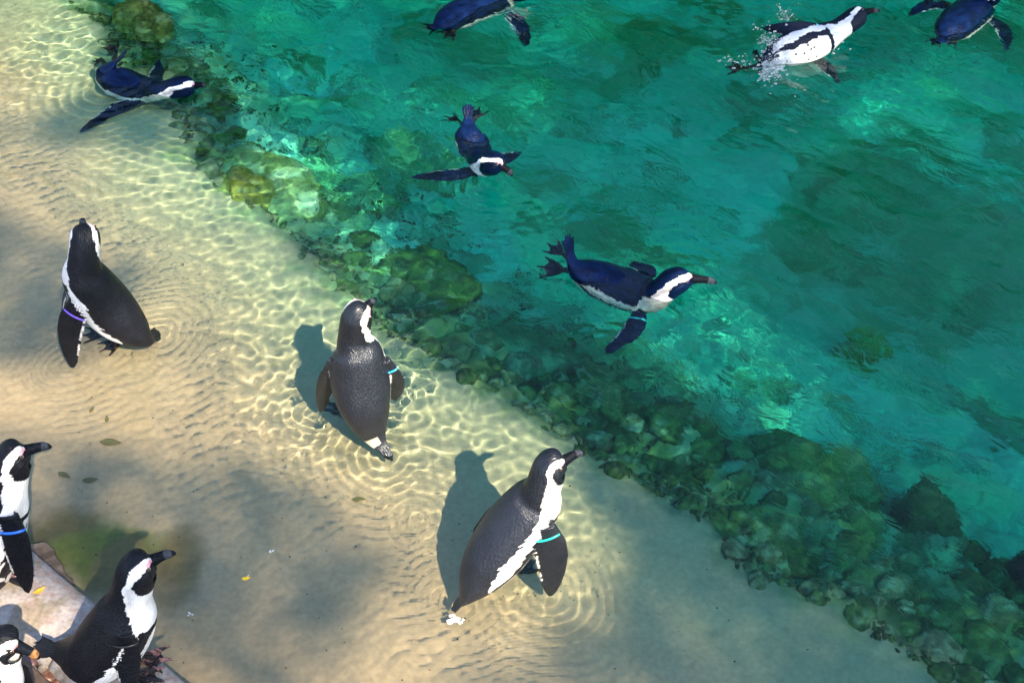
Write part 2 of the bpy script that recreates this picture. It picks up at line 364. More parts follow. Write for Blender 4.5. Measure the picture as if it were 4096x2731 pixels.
def foot_geo(G, heel, fwd, nrm, ankle=None, size=.088):
    f = unit(fwd); n = unit(np.asarray(nrm) - f * np.dot(nrm, f)); s = np.cross(n, f); heel = np.asarray(heel, float)
    A = np.linspace(-33, 33, 34); toe = np.array([-26., 0, 26.]); V, W = [], []
    ks = np.linspace(0, 1, 9)
    for a in A:
        near = np.abs(a - toe).min(); c = np.exp(-(near / 4.2) ** 2)
        edge = 1 - .25 * max(0, abs(a) - 28) / 5
        L = size * (.74 + .20 * c) * edge * (1.0 if abs(a) < 12 else .93) + .014 * np.exp(-(near / 1.7) ** 2)
        r = math.radians(a)
        for k in ks:
            h = (.0042 + .0062 * c) * (1 - .45 * k) + .006 * (1 - k) ** 3 * math.cos(r * 2)
            p = heel + (f * math.cos(r) + s * math.sin(r)) * L * k
            bow = n * (.012 * c * math.sin(k * 3.0) * .5)
            V.append(p + n * h + bow); W.append(p - n * .002)
    m, q = len(A), len(ks); idx = lambda i, j: i * q + j
    F = []; o = m * q
    for i in range(m - 1):
        for j in range(q - 1):
            F.append((idx(i, j), idx(i + 1, j), idx(i + 1, j + 1), idx(i, j + 1)))
            F.append((o + idx(i, j), o + idx(i, j + 1), o + idx(i + 1, j + 1), o + idx(i + 1, j)))
    for i in range(m - 1):
        F.append((idx(i, q - 1), idx(i + 1, q - 1), o + idx(i + 1, q - 1), o + idx(i, q - 1)))
        F.append((idx(i, 0), o + idx(i, 0), o + idx(i + 1, 0), idx(i + 1, 0)))
    for j in range(q - 1):
        F.append((idx(0, j), idx(0, j + 1), o + idx(0, j + 1), o + idx(0, j)))
        F.append((idx(m - 1, j), o + idx(m - 1, j), o + idx(m - 1, j + 1), idx(m - 1, j + 1)))
    G.add(np.array(V + W), F, 4)
    if ankle is not None:
        a, b = heel + n * .004 + f * .006, np.asarray(ankle, float); R = []; t = unit(b - a)
        e1 = unit(np.cross(t, f + .01)); e2 = np.cross(t, e1); an = np.arange(14) / 14 * 2 * math.pi
        for k in np.linspace(-.1, 1, 8):
            rad = .010 + .024 * max(0, k - .25) ** 1.3
            R.append(a + (b - a) * k + rad * (np.cos(an)[:, None] * e1 + np.sin(an)[:, None] * e2))
        G.rings(R, 5)

def tail_geo(G, base, tip, dors, nb=7, spread=.34):
    base, tip = np.asarray(base, float), np.asarray(tip, float); t = unit(tip - base); L = np.linalg.norm(tip - base)
    n = unit(np.asarray(dors) - t * np.dot(dors, t)); s = np.cross(t, n)
    for i in range(nb):
        a = (i / (nb - 1) - .5) * 2; d_ = unit(t + s * a * spread + n * .05 * (1 - abs(a))); l = L * (1 - .26 * abs(a) - .10 * (i % 2))
        e = np.cross(d_, n); R = []; an = np.arange(10) / 10 * 2 * math.pi
        for k in np.linspace(-.35, 1, 9):
            hw = .0085 * (1 - max(0, k - .35) / .68) + .0006; ht = .0042 * (1 - .5 * max(0, k)) + .0014
            R.append(base + s * a * .008 + d_ * l * k + hw * np.cos(an)[:, None] * e + ht * np.sin(an)[:, None] * n)
        G.rings(R, 6, np.concatenate([np.stack([np.full(10, k), np.zeros(10)], 1) for k in np.linspace(-.35, 1, 9)]))

def penguin(label, K, tail, dt, dh, flippers, feet, band=None, bill_len=None, wet=0.0, size=1.0, seed=0, head_size=1.0, spots=True, fat=1.0,
            grey=1.0, tail_spread=.34, plain_throat=False, bill_tip=(.024, .030, .042), mat=None, tail_pale=False):
    """K: rump, lower, mid, shoulder, neck, skull, bill base, bill tip (world points)"""
    rng = np.random.default_rng(seed)
    K = [np.asarray(k, float) for k in K]; KP = np.array(K[:7])
    base = KP[0:4].mean(0); base = np.array([base[0], base[1], min(KP[:, 2].min(), 0.)])
    root = bpy.data.objects.new('penguin', None); COL.objects.link(root); root.location = base; root.empty_display_size = .1
    tag(root, label, 'penguin', 'African penguins at the pool')
    dt, dh = unit(dt), unit(dh)
    ns = 190; us = np.linspace(-.7, 6, ns); C = cr(np.vstack([np.asarray(tail, float)[None], KP]), us + 1)
    for _ in range(6): C[1:-1] = .25 * C[:-2] + .5 * C[1:-1] + .25 * C[2:]
    T = np.gradient(C, axis=0); T /= np.linalg.norm(T, axis=1)[:, None]
    blend = sm(2.9, 4.9, us)[:, None]
    D = dt * (1 - blend) + dh * blend
    D = D - T * (D * T).sum(1)[:, None]; D /= np.linalg.norm(D, axis=1)[:, None]
    R_ = np.cross(T, D)                                   # the bird's right
    hs = 1 + (head_size - 1) * sm(3.6, 4.6, us); ft = (1 + (fat - 1) * (1 - sm(3, 3.8, us)))
    wv = smooth_interp(us, KU, KWID) * size * hs * ft; dv = smooth_interp(us, KU, KDOR) * size * hs * ft; vv = smooth_interp(us, KU, KVEN) * size * hs * ft
    m = 72; ph = np.arange(m) / m * 2 * math.pi           # 0 = dorsal, +right
    G = Geo(); rg = []
    for i in range(ns):
        c, s = np.cos(ph), np.sin(ph)
        rr = np.where(c > 0, dv[i], vv[i])
        rg.append(C[i] + (wv[i] * s)[:, None] * R_[i] + (rr * c)[:, None] * D[i])
    G.rings(rg, 0)
    # brow ridge, cheeks are in the profile; flippers, legs, tail
    FL = []
    for fi, f in enumerate(flippers):
        FL.append(flipper_geo(G, 2, [np.asarray(p, float) for p in f['pts']], np.asarray(f['chord'], float), f.get('w', 1.0) * size))
    for f in feet: foot_geo(G, f['heel'], f['fwd'], f.get('n', (0, 0, 1)), f.get('ankle'), f.get('size', .088) * size)
    i0 = int(np.argmin(np.abs(us + .45))); tail_geo(G, C[i0], np.asarray(tail, float) + (np.asarray(tail, float) - KP[0]) * .22, D[i0], spread=tail_spread)
    src = bpy.data.meshes.new('src'); src.from_pydata([tuple(v) for v in np.concatenate(G.V)], [], G.F); src.update()
    so_ = bpy.data.objects.new('src', src); COL.objects.link(so_)
    bmq = bmesh.new(); bmq.from_mesh(src); bmesh.ops.recalc_face_normals(bmq, faces=bmq.faces[:]); bmq.to_mesh(src); bmq.free()
    md = so_.modifiers.new('r', 'REMESH'); md.mode = 'VOXEL'; md.voxel_size = .0027; md.use_smooth_shade = True
    ms = so_.modifiers.new('s', 'SMOOTH'); ms.factor = .5; ms.iterations = 4
    dg = bpy.context.evaluated_depsgraph_get(); me = bpy.data.meshes.new_from_object(so_.evaluated_get(dg)); me.name = 'penguin_body'
    bpy.data.objects.remove(so_); bpy.data.meshes.remove(src)
    n = len(me.vertices); V = np.empty(n * 3, np.float32); me.vertices.foreach_get('co', V); V = V.reshape(-1, 3).astype(float)
    # which shell each vertex came from
    SV = np.concatenate(G.V); SL = np.concatenate(G.lab); SA = np.concatenate(G.aux)
    kd = KDTree(len(SV))
    for i, v in enumerate(SV): kd.insert(v, i)
    kd.balance(); near = np.fromiter((kd.find(v)[1] for v in V), np.int64, n)
    lab = SL[near].astype(int); aux = SA[near]
    # place along the spine
    best = np.full(n, 1e9); bi = np.zeros(n, int)
    rad = np.maximum(wv, .02)
    for i in range(0, ns, 2):
        d_ = np.linalg.norm(V - C[i], axis=1) / rad[i] + np.abs((V - C[i]) @ T[i]) / rad[i] * 1.5
        k = d_ < best; best[k] = d_[k]; bi[k] = i
    off = V - C[bi]; ax = (off * T[bi]).sum(1); sl_ = np.linalg.norm(np.diff(C, axis=0), axis=1).mean()
    u = us[bi] + ax / sl_ * (us[1] - us[0])
    y = (off * D[bi]).sum(1) / np.where((off * D[bi]).sum(1) > 0, dv[bi], vv[bi]); x = (off * R_[bi]).sum(1) / wv[bi]
    phi = np.degrees(np.arctan2(np.abs(x), y))            # 0 back .. 180 belly
    slen = np.concatenate([[0], np.cumsum(np.linalg.norm(np.diff(C, axis=0), axis=1))])[bi] + ax
    rest = np.stack([(off * R_[bi]).sum(1), slen, (off * D[bi]).sum(1)], 1)
    ragged = (fbm(rest[:, 0] * 1.0 + 3 + seed, rest[:, 1] + rest[:, 2] * 1.7, 55., 3, 3) - .5)
    ragged2 = (fbm(rest[:, 1] + 7, rest[:, 0] * 2 + rest[:, 2] + seed, 26., 9, 3) - .5)
    p = phi + ragged * 22 + ragged2 * 10; uu = u + ragged * .12 + ragged2 * .08
    black = np.array((.006, .0068, .0105)) * (1 - wet) + np.array((.0005, .0075, .040)) * wet  # swimmers' blue imitates sky reflection, mixed into the plumage colour
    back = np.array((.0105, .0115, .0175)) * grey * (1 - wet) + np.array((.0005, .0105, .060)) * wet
    white = np.array((.74, .75, .78))
    col = np.tile(white, (n, 1))
    bl = np.zeros(n, bool)
    # trunk
    edge = np.interp(u, [.0, .35, .7, 1, 2, 2.8, 3.2, 3.6], [180, 140, 98, 86, 83, 90, 99, 92])
    trunk_back = (u < 3.75) & (p < edge)
    lo = np.interp(u, [0, .4, 1.0, 2, 3.0], [124, 124, 117, 113, 117]); hi = np.interp(u, [0, .4, 1, 2, 2.9, 3.05], [126, 131, 136, 134, 136, 150])
    band_ = (uu > .42) & (uu < 3.1) & (p > lo) & (p < hi)
    chest = (uu > 2.98) & (uu < 3.17) & (p > 112)
    sp = np.zeros(n, bool)
    if spots:
        for _ in range(9):
            u0 = rng.uniform(1., 2.8); p0 = rng.uniform(142, 178) * rng.choice([-1, 1]); q = np.degrees(np.arctan2(x, y))
            dp = (q - p0 + 180) % 360 - 180
            sp |= ((u - u0) / .045) ** 2 + (dp / 3.4) ** 2 < 1
    bl = trunk_back | band_ | chest | sp
    # neck and head
    nape = np.interp(u, [3.3, 3.7, 4.2, 4.7, 5.1, 5.5, 5.8, 6.0], [98, 90, 75, 59, 46, 36, 27, 16])
    hood = (u >= 3.55) & (p < nape)
    mask_hi = np.interp(u, [4.42, 4.55, 4.85, 5.2, 5.5, 5.75, 6.0], [178, 102, 77, 68, 62, 52, 39])
    mask = (uu > 4.42) & (p > mask_hi)
    billb = u > 5.93
    bl = np.where(u >= 3.75, hood | mask | billb, bl | (hood & (u > 3.55)))
    col[bl] = back
    hd = bl & (u > 3.6); col[hd] = black
    col[band_ | chest | sp] = black
    # bare pink skin over the eye
    skin = (u > 5.47) & (u < 5.97) & (np.abs(phi - np.interp(u, [5.45, 5.97], [61, 38])) < 7.5)
    col[skin & (lab == 0)] = (.78, .36, .46)
    # other shells
    fl = lab == 2
    tr = aux[:, 1] > .86
    fcol = np.tile(back * .8, (n, 1)); fcol[tr & (aux[:, 0] > .12) & (ragged > -.09) & (aux[:, 0] < .8)] = (.55, .55, .58)
    col[fl] = fcol[fl]
    ftv = lab == 4; mot = fbm(V[:, 0] + V[:, 2], V[:, 1], 60., 77, 3)
    col[ftv] = np.where((mot > .62)[:, None], (.16, .085, .095), (.016, .014, .018))[ftv] * (1 - .6 * wet) + np.array((.0, .008, .03)) * wet  # the same reflected sky blue is put into swimmers' feet
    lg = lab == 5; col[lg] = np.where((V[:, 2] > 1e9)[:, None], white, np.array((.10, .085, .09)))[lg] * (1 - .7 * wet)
    tl = lab == 6; col[tl] = black * 1.2
    if tail_pale:
        tp = (u > -.36) & (u < -.02) & ((lab == 0) | tl) & (x < .25); col[tp] = (.50, .46, .36)
    V = V - base
    me.vertices.foreach_set('co', V.astype(np.float32).ravel())
    col_attr(me, col); vec_attr(me, rest, 'rest'); me.update()
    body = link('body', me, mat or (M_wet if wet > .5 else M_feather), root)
    # bill
    b0, b1 = K[6], K[7]; t = unit(b1 - b0); L = np.linalg.norm(b1 - b0); dn = unit(dh - t * np.dot(dh, t)); rt = np.cross(t, dn)
    start = C[-1] - T[-1] * .012
    R, cc = [], []; an = np.arange(20) / 20 * 2 * math.pi
    for k in np.linspace(0, 1, 22):
        ctr = start + (b1 - start) * k + dn * (.006 * math.sin(k * 2.6) * size - .0045 * max(0, k - .72) / .28)
        wd = np.interp(k, [0, .2, .5, .8, .95, 1], [.0200, .0150, .0112, .0092, .0060, .001]) * size * head_size
        up_ = np.interp(k, [0, .2, .5, .75, .92, 1], [.0180, .0148, .0125, .0120, .0080, .0012]) * size * head_size
        dw_ = np.interp(k, [0, .2, .5, .75, .92, 1], [.0200, .0150, .0118, .0112, .0040, .0006]) * size * head_size
        q = ctr + (wd * np.sin(an))[:, None] * rt + (np.where(np.cos(an) > 0, up_, dw_) * np.cos(an))[:, None] * dn
        slit = np.exp(-((np.degrees(np.arccos(np.clip(np.cos(an), -1, 1))) - 97) / 10) ** 2); q = q - (slit * wd * .22 * np.sin(an))[:, None] * rt
        R.append(q - base)
        pale = ((k > .66) & (k < .86)) * (1 - .55 * slit)
        cc.append(np.array((.0055, .008, .0135)) * (1 - .5 * slit)[:, None] + pale[:, None] * np.array(bill_tip))
    g = Geo(); g.rings(R, 0)
    bme = bpy.data.meshes.new('beak'); bme.from_pydata([tuple(v) for v in np.concatenate(g.V)], [], g.F); bme.update()
    for pl in bme.polygons: pl.use_smooth = True
    col_attr(bme, np.concatenate(cc)); link('beak', bme, M_bill, root)
    # eyes with a pale ring
    iu = int(np.argmin(np.abs(us - 5.5)))
    for sgn in (1, -1):
        a = math.radians(69)
        dirv = R_[iu] * math.sin(a) * sgn * wv[iu] + D[iu] * math.cos(a) * dv[iu]; cpos = C[iu] + dirv * .97; nn = unit(dirv)
        link('eye', EYE_ME, None, root).matrix_local = Matrix.Translation(cpos - base) @ Vector(nn).to_track_quat('Z', 'Y').to_matrix().to_4x4() @ Matrix.Scale(size, 4)
    if band:
        fi, frac, bcol, bw = band[:4]; bw *= .75; P, Tt, half, th = FL[fi]; i = int(frac * (len(P) - 1)); t = unit(Tt[i]); ch = np.asarray(flippers[fi]['chord'], float); c = unit(ch - t * np.dot(ch, t)); nv = np.cross(t, c)
        an = np.arange(28) / 28 * 2 * math.pi; hw, ht = half[i] * .88 + .001, th[i] + .0035; R = []
        for dx_, dr in ((-bw, .0), (-bw * .8, .0018), (bw * .8, .0018), (bw, .0), (bw * .8, -.0016), (-bw * .8, -.0016)):
            R.append(P[i] + t * dx_ + ((hw + dr) * np.cos(an))[:, None] * c + ((ht + dr) * np.sin(an))[:, None] * nv - base)
        R.append(R[0]); g = Geo(); g.rings(R, 0, cap=False)
        ob = bpy.data.meshes.new('flipper_band'); ob.from_pydata([tuple(v) for v in np.concatenate(g.V)], [], g.F); ob.update()
        for pl in ob.polygons: pl.use_smooth = True
        link('flipper_band', ob, flat_mat('band_plastic', bcol, .35, .5, .08, 60, .03), root)
    return root

bm = bmesh.new(); bmesh.ops.create_uvsphere(bm, u_segments=16, v_segments=10, radius=.0052)
for v in bm.verts: v.co.z *= .75
EYE_ME = bpy.data.meshes.new('eye'); bm.to_mesh(EYE_ME); bm.free()
for pl in EYE_ME.polygons: pl.use_smooth = True
_ev = np.array([v.co[:] for v in EYE_ME.vertices]); _er = np.hypot(_ev[:, 0], _ev[:, 1])
col_attr(EYE_ME, np.where((_er > .0043)[:, None], (.75, .62, .64), np.where((_er > .0024)[:, None], (.045, .02, .012), (.004, .004, .004))))
EYE_ME.materials.append(attr_mat('eye', .12, .6, 200, .05, 0))

def pts(*a): return [at(*q) for q in a]
def gz_at(px, py, dz=.004):
    """point of the pool floor seen at a pixel"""
    z = -.03
    for _ in range(6):
        q = at(px, py, z); z = float(ground_z(q[0], q[1])) + dz
    return at(px, py, z)
def fdir(a, b): return np.asarray(b) - np.asarray(a)

# ------------------------------------------------------------------ the tree behind the viewer whose crown shades the pool
def zone(*p): return [tuple(at2(*q)[:2]) for q in p]
LIT = [zone((225, 770), (330, 650), (480, 610), (640, 620), (720, 640), (840, 690), (930, 800), (1010, 860), (1240, 990), (1330, 1040), (1400, 1200), (1440, 1330), (1300, 1450), (1120, 1600), (1000, 1660), (700, 1660), (840, 1450), (890, 1290), (760, 1130), (560, 1070), (400, 1030), (200, 1000), (-60, 960), (-60, 860), (160, 850)),
       zone((-60, -60), (190, -60), (235, 100), (190, 200), (60, 270), (-60, 290)),
       zone((-60, 1270), (60, 1290), (205, 1400), (150, 1470), (40, 1440), (-60, 1400)),
       zone((-60, 330), (200, 330), (430, 350), (600, 440), (680, 560), (560, 620), (300, 600), (-60, 470))]
DEEP = [zone((1330, 640), (1500, 520), (1760, 600), (2010, 850), (2080, 1000), (1830, 960), (1600, 860), (1430, 780)),
        zone((480, 330), (700, 300), (860, 380), (830, 540), (640, 500)),
        zone((860, 330), (960, 240), (1080, 320), (1050, 450), (900, 450)),
        zone((1700, 120), (2000, 20), (2380, 60), (2360, 300), (1960, 300)),
        zone((850, 140), (1250, 120), (1330, 230), (1000, 260)),
        zone((900, -60), (1600, -60), (1500, 50), (1000, 50)), zone((650, 560), (800, 540), (900, 640), (760, 680))]
# the sun's path bends into deep water, so the openings for the deep floor lie towards the sun
def shade_density(x, y):
    w_ = (fbm(x, y, 3.5, 301, 3) - .5) * .20
    lit = np.full(np.shape(x), -9.)
    for P in LIT: lit = np.maximum(lit, poly_sd(P, x, y))
    hf = np.full(np.shape(x), -9.)
    for P in DEEP: hf = np.maximum(hf, poly_sd(P, x - .18, y))
    s = 1 - sm(-.07, .03, lit + w_ * .6)
    s = s * (.66 + .34 * sm(-.1, .55, x + .25 * (y - 2.5)))
    return np.minimum(s, 1 - .96 * sm(-.08, .05, hf + w_))
rng = np.random.default_rng(11); random.seed(4)
NLEAF = 30000
lx = rng.uniform(-3.6, 3.4, NLEAF * 2); ly = rng.uniform(1.0, 6.2, NLEAF * 2)
keep = rng.random(NLEAF * 2) < shade_density(lx, ly); lx, ly = lx[keep][:NLEAF], ly[keep][:NLEAF]
lz = 9.0 + 2.6 * rng.random(len(lx)) ** .8 + .5 * fbm(lx, ly, .8, 321, 2)
LP = np.stack([lx, ly, 0 * lx], 1) + SUN * (lz / SUN[2])[:, None]
LV, LFc = [], []
n_ = len(LP); q = rng.normal(size=(n_, 3)); q[:, 2] = np.abs(q[:, 2]) + .7; q = q + SUN * .8; q /= np.linalg.norm(q, axis=1)[:, None]
t_ = np.cross(q, rng.normal(size=(n_, 3))); t_ /= np.linalg.norm(t_, axis=1)[:, None]; b_ = np.cross(q, t_)
ln = rng.uniform(.036, .056, n_)[:, None]; wd = ln * rng.uniform(.42, .6, n_)[:, None]
LV = np.stack([LP - t_ * ln, LP - b_ * wd + q * ln * .12, LP + t_ * ln, LP + b_ * wd + q * ln * .12], 1).reshape(-1, 3)
LFc = np.arange(n_ * 4).reshape(-1, 4)
tree = bpy.data.objects.new('tree', None); COL.objects.link(tree)
troot = np.array([7.6, -8.6, .05]); tree.location = troot
tag(tree, 'broad leafy tree behind the viewer shading the pool', 'tree')
me = mesh_np('crown', LV - troot, LFc, False)
m_leaf = flat_mat('leaf', (.05, .10, .025), .5, .4, .4, 8, .1)
link('crown', me, m_leaf, tree, kind='stuff')
def tube_mesh(name, paths, nseg=10):
    g = Geo(); an = np.arange(nseg) / nseg * 2 * math.pi
    for P, r0, r1 in paths:
        u = np.linspace(0, len(P) - 1, 14); C = cr(P, u); T = np.gradient(C, axis=0); R = []
        for i in range(len(u)):
            t = unit(T[i]); a = unit(np.cross(t, (.3, .2, .93))); b = np.cross(t, a); r = r0 + (r1 - r0) * i / (len(u) - 1)
            R.append(C[i] + r * (1 + .06 * math.sin(i * 2.1)) * (np.cos(an)[:, None] * a + np.sin(an)[:, None] * b))
        g.rings(R, 0)
    me = bpy.data.meshes.new(name); me.from_pydata([tuple(v) for v in np.concatenate(g.V)], [], g.F); me.update()
    for p_ in me.polygons: p_.use_smooth = True
    return me
m_bark = flat_mat('bark', (.09, .065, .045), .9, .2, .35, 14, .8)
link('trunk', tube_mesh('trunk', [([(0, 0, -.2), (-.1, .15, 3), (-.25, .3, 6.0)], .30, .19)]), m_bark, tree)
for gx_, gy_, gz_ in ((2.2, 3.2, 10), (.9, 1.2, 10), (-1.6, 1.1, 10), (3.1, 4.6, 10)):
    e = np.array([gx_, gy_, 0]) + SUN * (gz_ / SUN[2]) - troot; s0 = np.array([-.25, .3, 5.9])
    link('branch', tube_mesh('branch', [([s0, s0 * .5 + e * .5 + (0, 0, .2), e], .10, .02)]), m_bark, tree)

# leafy screen added out of view to keep sky reflection off deep water
rh = np.random.default_rng(8); nh = 11000
hx, hz = rh.uniform(-6, 6.5, nh), rh.random(nh) ** .85 * 2.9; hy = 6.5 + .5 * fbm(hx, hz, .9, 341, 3) + rh.random(nh) * .35
kp = hz < 1.9 + .9 * fbm(hx, hx * 0, .7, 351, 3); hx, hy, hz = hx[kp], hy[kp], hz[kp]; nh = len(hx)
P_ = np.stack([hx, hy, hz - .1], 1); q = rh.normal(size=(nh, 3)) + (0, -.6, .5); q /= np.linalg.norm(q, axis=1)[:, None]
t_ = np.cross(q, rh.normal(size=(nh, 3))); t_ /= np.linalg.norm(t_, axis=1)[:, None]; b_ = np.cross(q, t_); ln = rh.uniform(.05, .09, nh)[:, None]
hv = np.stack([P_ - t_ * ln, P_ - b_ * ln * .6, P_ + t_ * ln, P_ + b_ * ln * .6], 1).reshape(-1, 3)
added_hedge = bpy.data.objects.new('added_hedge', None); COL.objects.link(added_hedge); added_hedge.location = (0, 6.8, 0); tag(added_hedge, 'added dark green hedgerow out of view, keeping sky reflection off the water', 'added_hedge')
link('foliage', mesh_np('foliage', hv - (0, 6.8, 0), np.arange(nh * 4).reshape(-1, 4), False), m_leaf, added_hedge, kind='stuff')
bm = bmesh.new(); bmesh.ops.create_cube(bm, size=1)
for v in bm.verts: v.co = Vector((v.co.x * 12 + .2, v.co.y * .25 + .45, v.co.z * 2.1 + .8))
me = bpy.data.meshes.new('inner_twigs'); bm.to_mesh(me); bm.free(); link('inner_twigs', me, flat_mat('twigs', (.03, .035, .015), .9, .1, .4, 6, .5), added_hedge)

# ------------------------------------------------------------------ stones
def rock_mesh(name, seed, sub=3, amp=.32, flat=.7, sharp=.5, colr=None):
    bm = bmesh.new(); bmesh.ops.create_icosphere(bm, subdivisions=sub, radius=1.0)
    V = np.array([v.co[:] for v in bm.verts]); r = np.random.default_rng(seed)
    s = np.ones(len(V))
    for _ in range(10):                                    # facets cut off by planes
        n = unit(r.normal(size=3)); d = r.uniform(.62, .95); k = V @ n; s = np.minimum(s, np.where(k > d, d / np.maximum(k, 1e-6), 1))
    V = V * (1 - sharp + sharp * s)[:, None]
    V = V * (1 + amp * (fbm(V[:, 0] + V[:, 2] * .7 + seed, V[:, 1] - V[:, 2] * .5, 1.6, seed + 400, 4) - .5))[:, None]
    V[:, 2] *= flat
    for v, c in zip(bm.verts, V): v.co = Vector(c)
    me = bpy.data.meshes.new(name); bm.to_mesh(me); bm.free()
    for p_ in me.polygons: p_.use_smooth = True
    if colr is not None: col_attr(me, colr(V))
    return me
def algae_col(seed, pal):
    def f(V):
        a = fbm(V[:, 0] * 2 + V[:, 2] + seed, V[:, 1] * 2 - V[:, 2], 1.4, 500 + seed, 4); c = lerp3(pal[0], pal[1], sm(.35, .65, a))
        return lerp3(c, pal[2], sm(.58, .72, fbm(V[:, 0] + 5, V[:, 1] + V[:, 2], 2.6, 520 + seed, 3)))
    return f
PALS = [((.05, .08, .02), (.11, .15, .04), (.22, .24, .13)), ((.09, .10, .04), (.17, .18, .08), (.30, .29, .19)),
        ((.025, .045, .012), (.07, .11, .02), (.14, .15, .06)), ((.11, .11, .055), (.18, .175, .09), (.28, .26, .17))]
RM = [rock_mesh('stone', 10 + i, 3, .45, .72, .6, algae_col(i, PALS[i % 4])) for i in range(10)]
HUE = ['dark green mossy', 'olive', 'blackish green', 'pale greenish']
def stone_label(me, s, x, y):
    hue = HUE[RM.index(me) % 4]; size = 'small' if s < .035 else ('middling' if s < .06 else 'large')
    px = (683 * x - 730 * y) / 1000
    where = ('near the top left swimmer' if px < -3.3 else 'below the penguin facing the viewer' if px < -2.6 else 'behind the back-turned penguin' if px < -2.0 else
             'beyond the side-on penguin' if px < -1.3 else 'low on the right of the weedy slope')
    return f'{size} {hue} stone {where}' + (', near the sand' if edge_d(x, y) < .10 else '')
r = np.random.default_rng(77); cnt = 0; tries = 0; placed = []
while cnt < 240 and tries < 9000:
    tries += 1
    x, y = r.uniform(-2.2, 2.0), r.uniform(1.55, 5.0); d0 = float(edge_d(x, y)); tt = .683 * x - .73 * y
    wide = .30 + .42 * float(sm(-2.2, -.6, tt))
    if d0 < .02 or d0 > wide or r.random() < d0 / wide * .4 or (tt < -2.4 and r.random() < .6): continue
    s = r.uniform(.018, .045) + .055 * d0 / wide * r.random() + .02 * float(sm(-2, -.6, tt)) * r.random()
    if any((x - a) ** 2 + (y - b) ** 2 < (.72 * (s + c)) ** 2 for a, b, c in placed): continue
    placed.append((x, y, s)); cnt += 1
    k = r.choice([0, 1, 1, 2, 3, 3]) if d0 < .12 else r.choice([0, 1, 2, 2, 3])
    me = RM[(int(k) + 4 * int(r.integers(0, 3))) % 10]
    o = link('submerged_stone', me, M_rock)
    o.location = (x, y, float(ground_z(x, y)) + s * (-.12 if d0 < .15 else .05)); o.rotation_euler = (r.uniform(-.4, .4), r.uniform(-.4, .4), r.uniform(0, 6.28)); o.scale = (s * r.uniform(.85, 1.35), s, s * r.uniform(.7, 1.1))
    tag(o, stone_label(me, s, x, y), 'stone', 'algae covered stones along the drop-off')
BOULD = [ # px, py, size, height factor, top z, palette, label
 (1870, 1070, .19, .75, -.27, ((.06, .085, .02), (.11, .125, .035), (.17, .17, .07)), 'broad mossy boulder under water right of the drop-off'),
 (2140, 1135, .10, .5, -.20, ((.075, .085, .03), (.11, .10, .04), (.15, .17, .07)), 'reddish brown rock ridge just under the surface'),
 (2392, 1240, .055, .8, -.10, ((.02, .035, .014), (.04, .06, .02), (.06, .09, .035)), 'blackish green boulder at the right edge of the picture'),
 (1990, 800, .075, .8, -.5, ((.12, .19, .04), (.18, .25, .06), (.26, .32, .12)), 'dark green mossy boulder in the deep water'),
 (1380, 905, .10, .7, -.22, ((.05, .075, .02), (.10, .12, .04), (.2, .2, .12)), 'olive boulder in front of the largest swimming penguin'),
 (985, 640, .17, .6, -.28, ((.035, .065, .012), (.09, .13, .02), (.2, .22, .1)), 'green boulder on the slope above the middle standing penguin'),
 (640, 430, .22, .6, -.20, ((.12, .15, .05), (.25, .28, .12), (.4, .42, .26)), 'pale mossy boulder between the two upper left swimmers'),
 (960, 380, .17, .5, -.45, ((.2, .24, .10), (.36, .38, .2), (.45, .45, .3)), 'pale boulder beside the penguin that swims to the viewer'),
 (560, 420, .10, .6, -.10, ((.14, .13, .02), (.24, .22, .03), (.3, .3, .1)), 'yellow green stone at the drop-off below the upper left swimmer'),
 (690, 700, .0, .6, -.2, None, None),
 (1560, 1010, .16, .6, -.28, ((.03, .055, .014), (.08, .11, .03), (.16, .17, .08)), 'dark weedy boulder above the side-on standing penguin'),
 (2080, 1380, .20, .55, -.25, ((.05, .07, .025), (.10, .12, .05), (.16, .17, .10)), 'flat weedy boulder low on the right side of the slope'),
 (1750, 1230, .13, .6, -.18, ((.045, .065, .02), (.10, .12, .05), (.17, .18, .10)), 'grey green boulder in the middle of the weedy slope'),
 (2250, 1480, .16, .5, -.22, ((.03, .06, .015), (.07, .10, .025), (.12, .14, .06)), 'dark green boulder near the bottom right corner'),
 (330, 30, .13, .5, -.06, ((.10, .10, .02), (.2, .18, .04), (.28, .27, .12)), 'olive boulder at the top edge behind the upper left swimmer'),
]
for i, (px, py, s, hf, zt, pal, lab_) in enumerate(BOULD):
    if pal is None: continue
    zt = zt - (.07 if px > 1300 else 0); s *= .85 if px > 1500 else 1
    q = at2(px, py, zt * .75)
    o = link('boulder', rock_mesh('boulder', 60 + i, 4, 1.05, 1.0, .5, algae_col(20 + i, [tuple(c * 1.35 for c in k_) for k_ in pal])), M_rock)
    gzz = float(ground_z(q[0], q[1])); hz = max(.06, (zt - gzz) * .62)
    o.location = (q[0], q[1], zt - hz); o.scale = (s * 1.25, s * .9, hz); o.rotation_euler = (0, 0, -.75)
    tag(o, lab_, 'boulder')

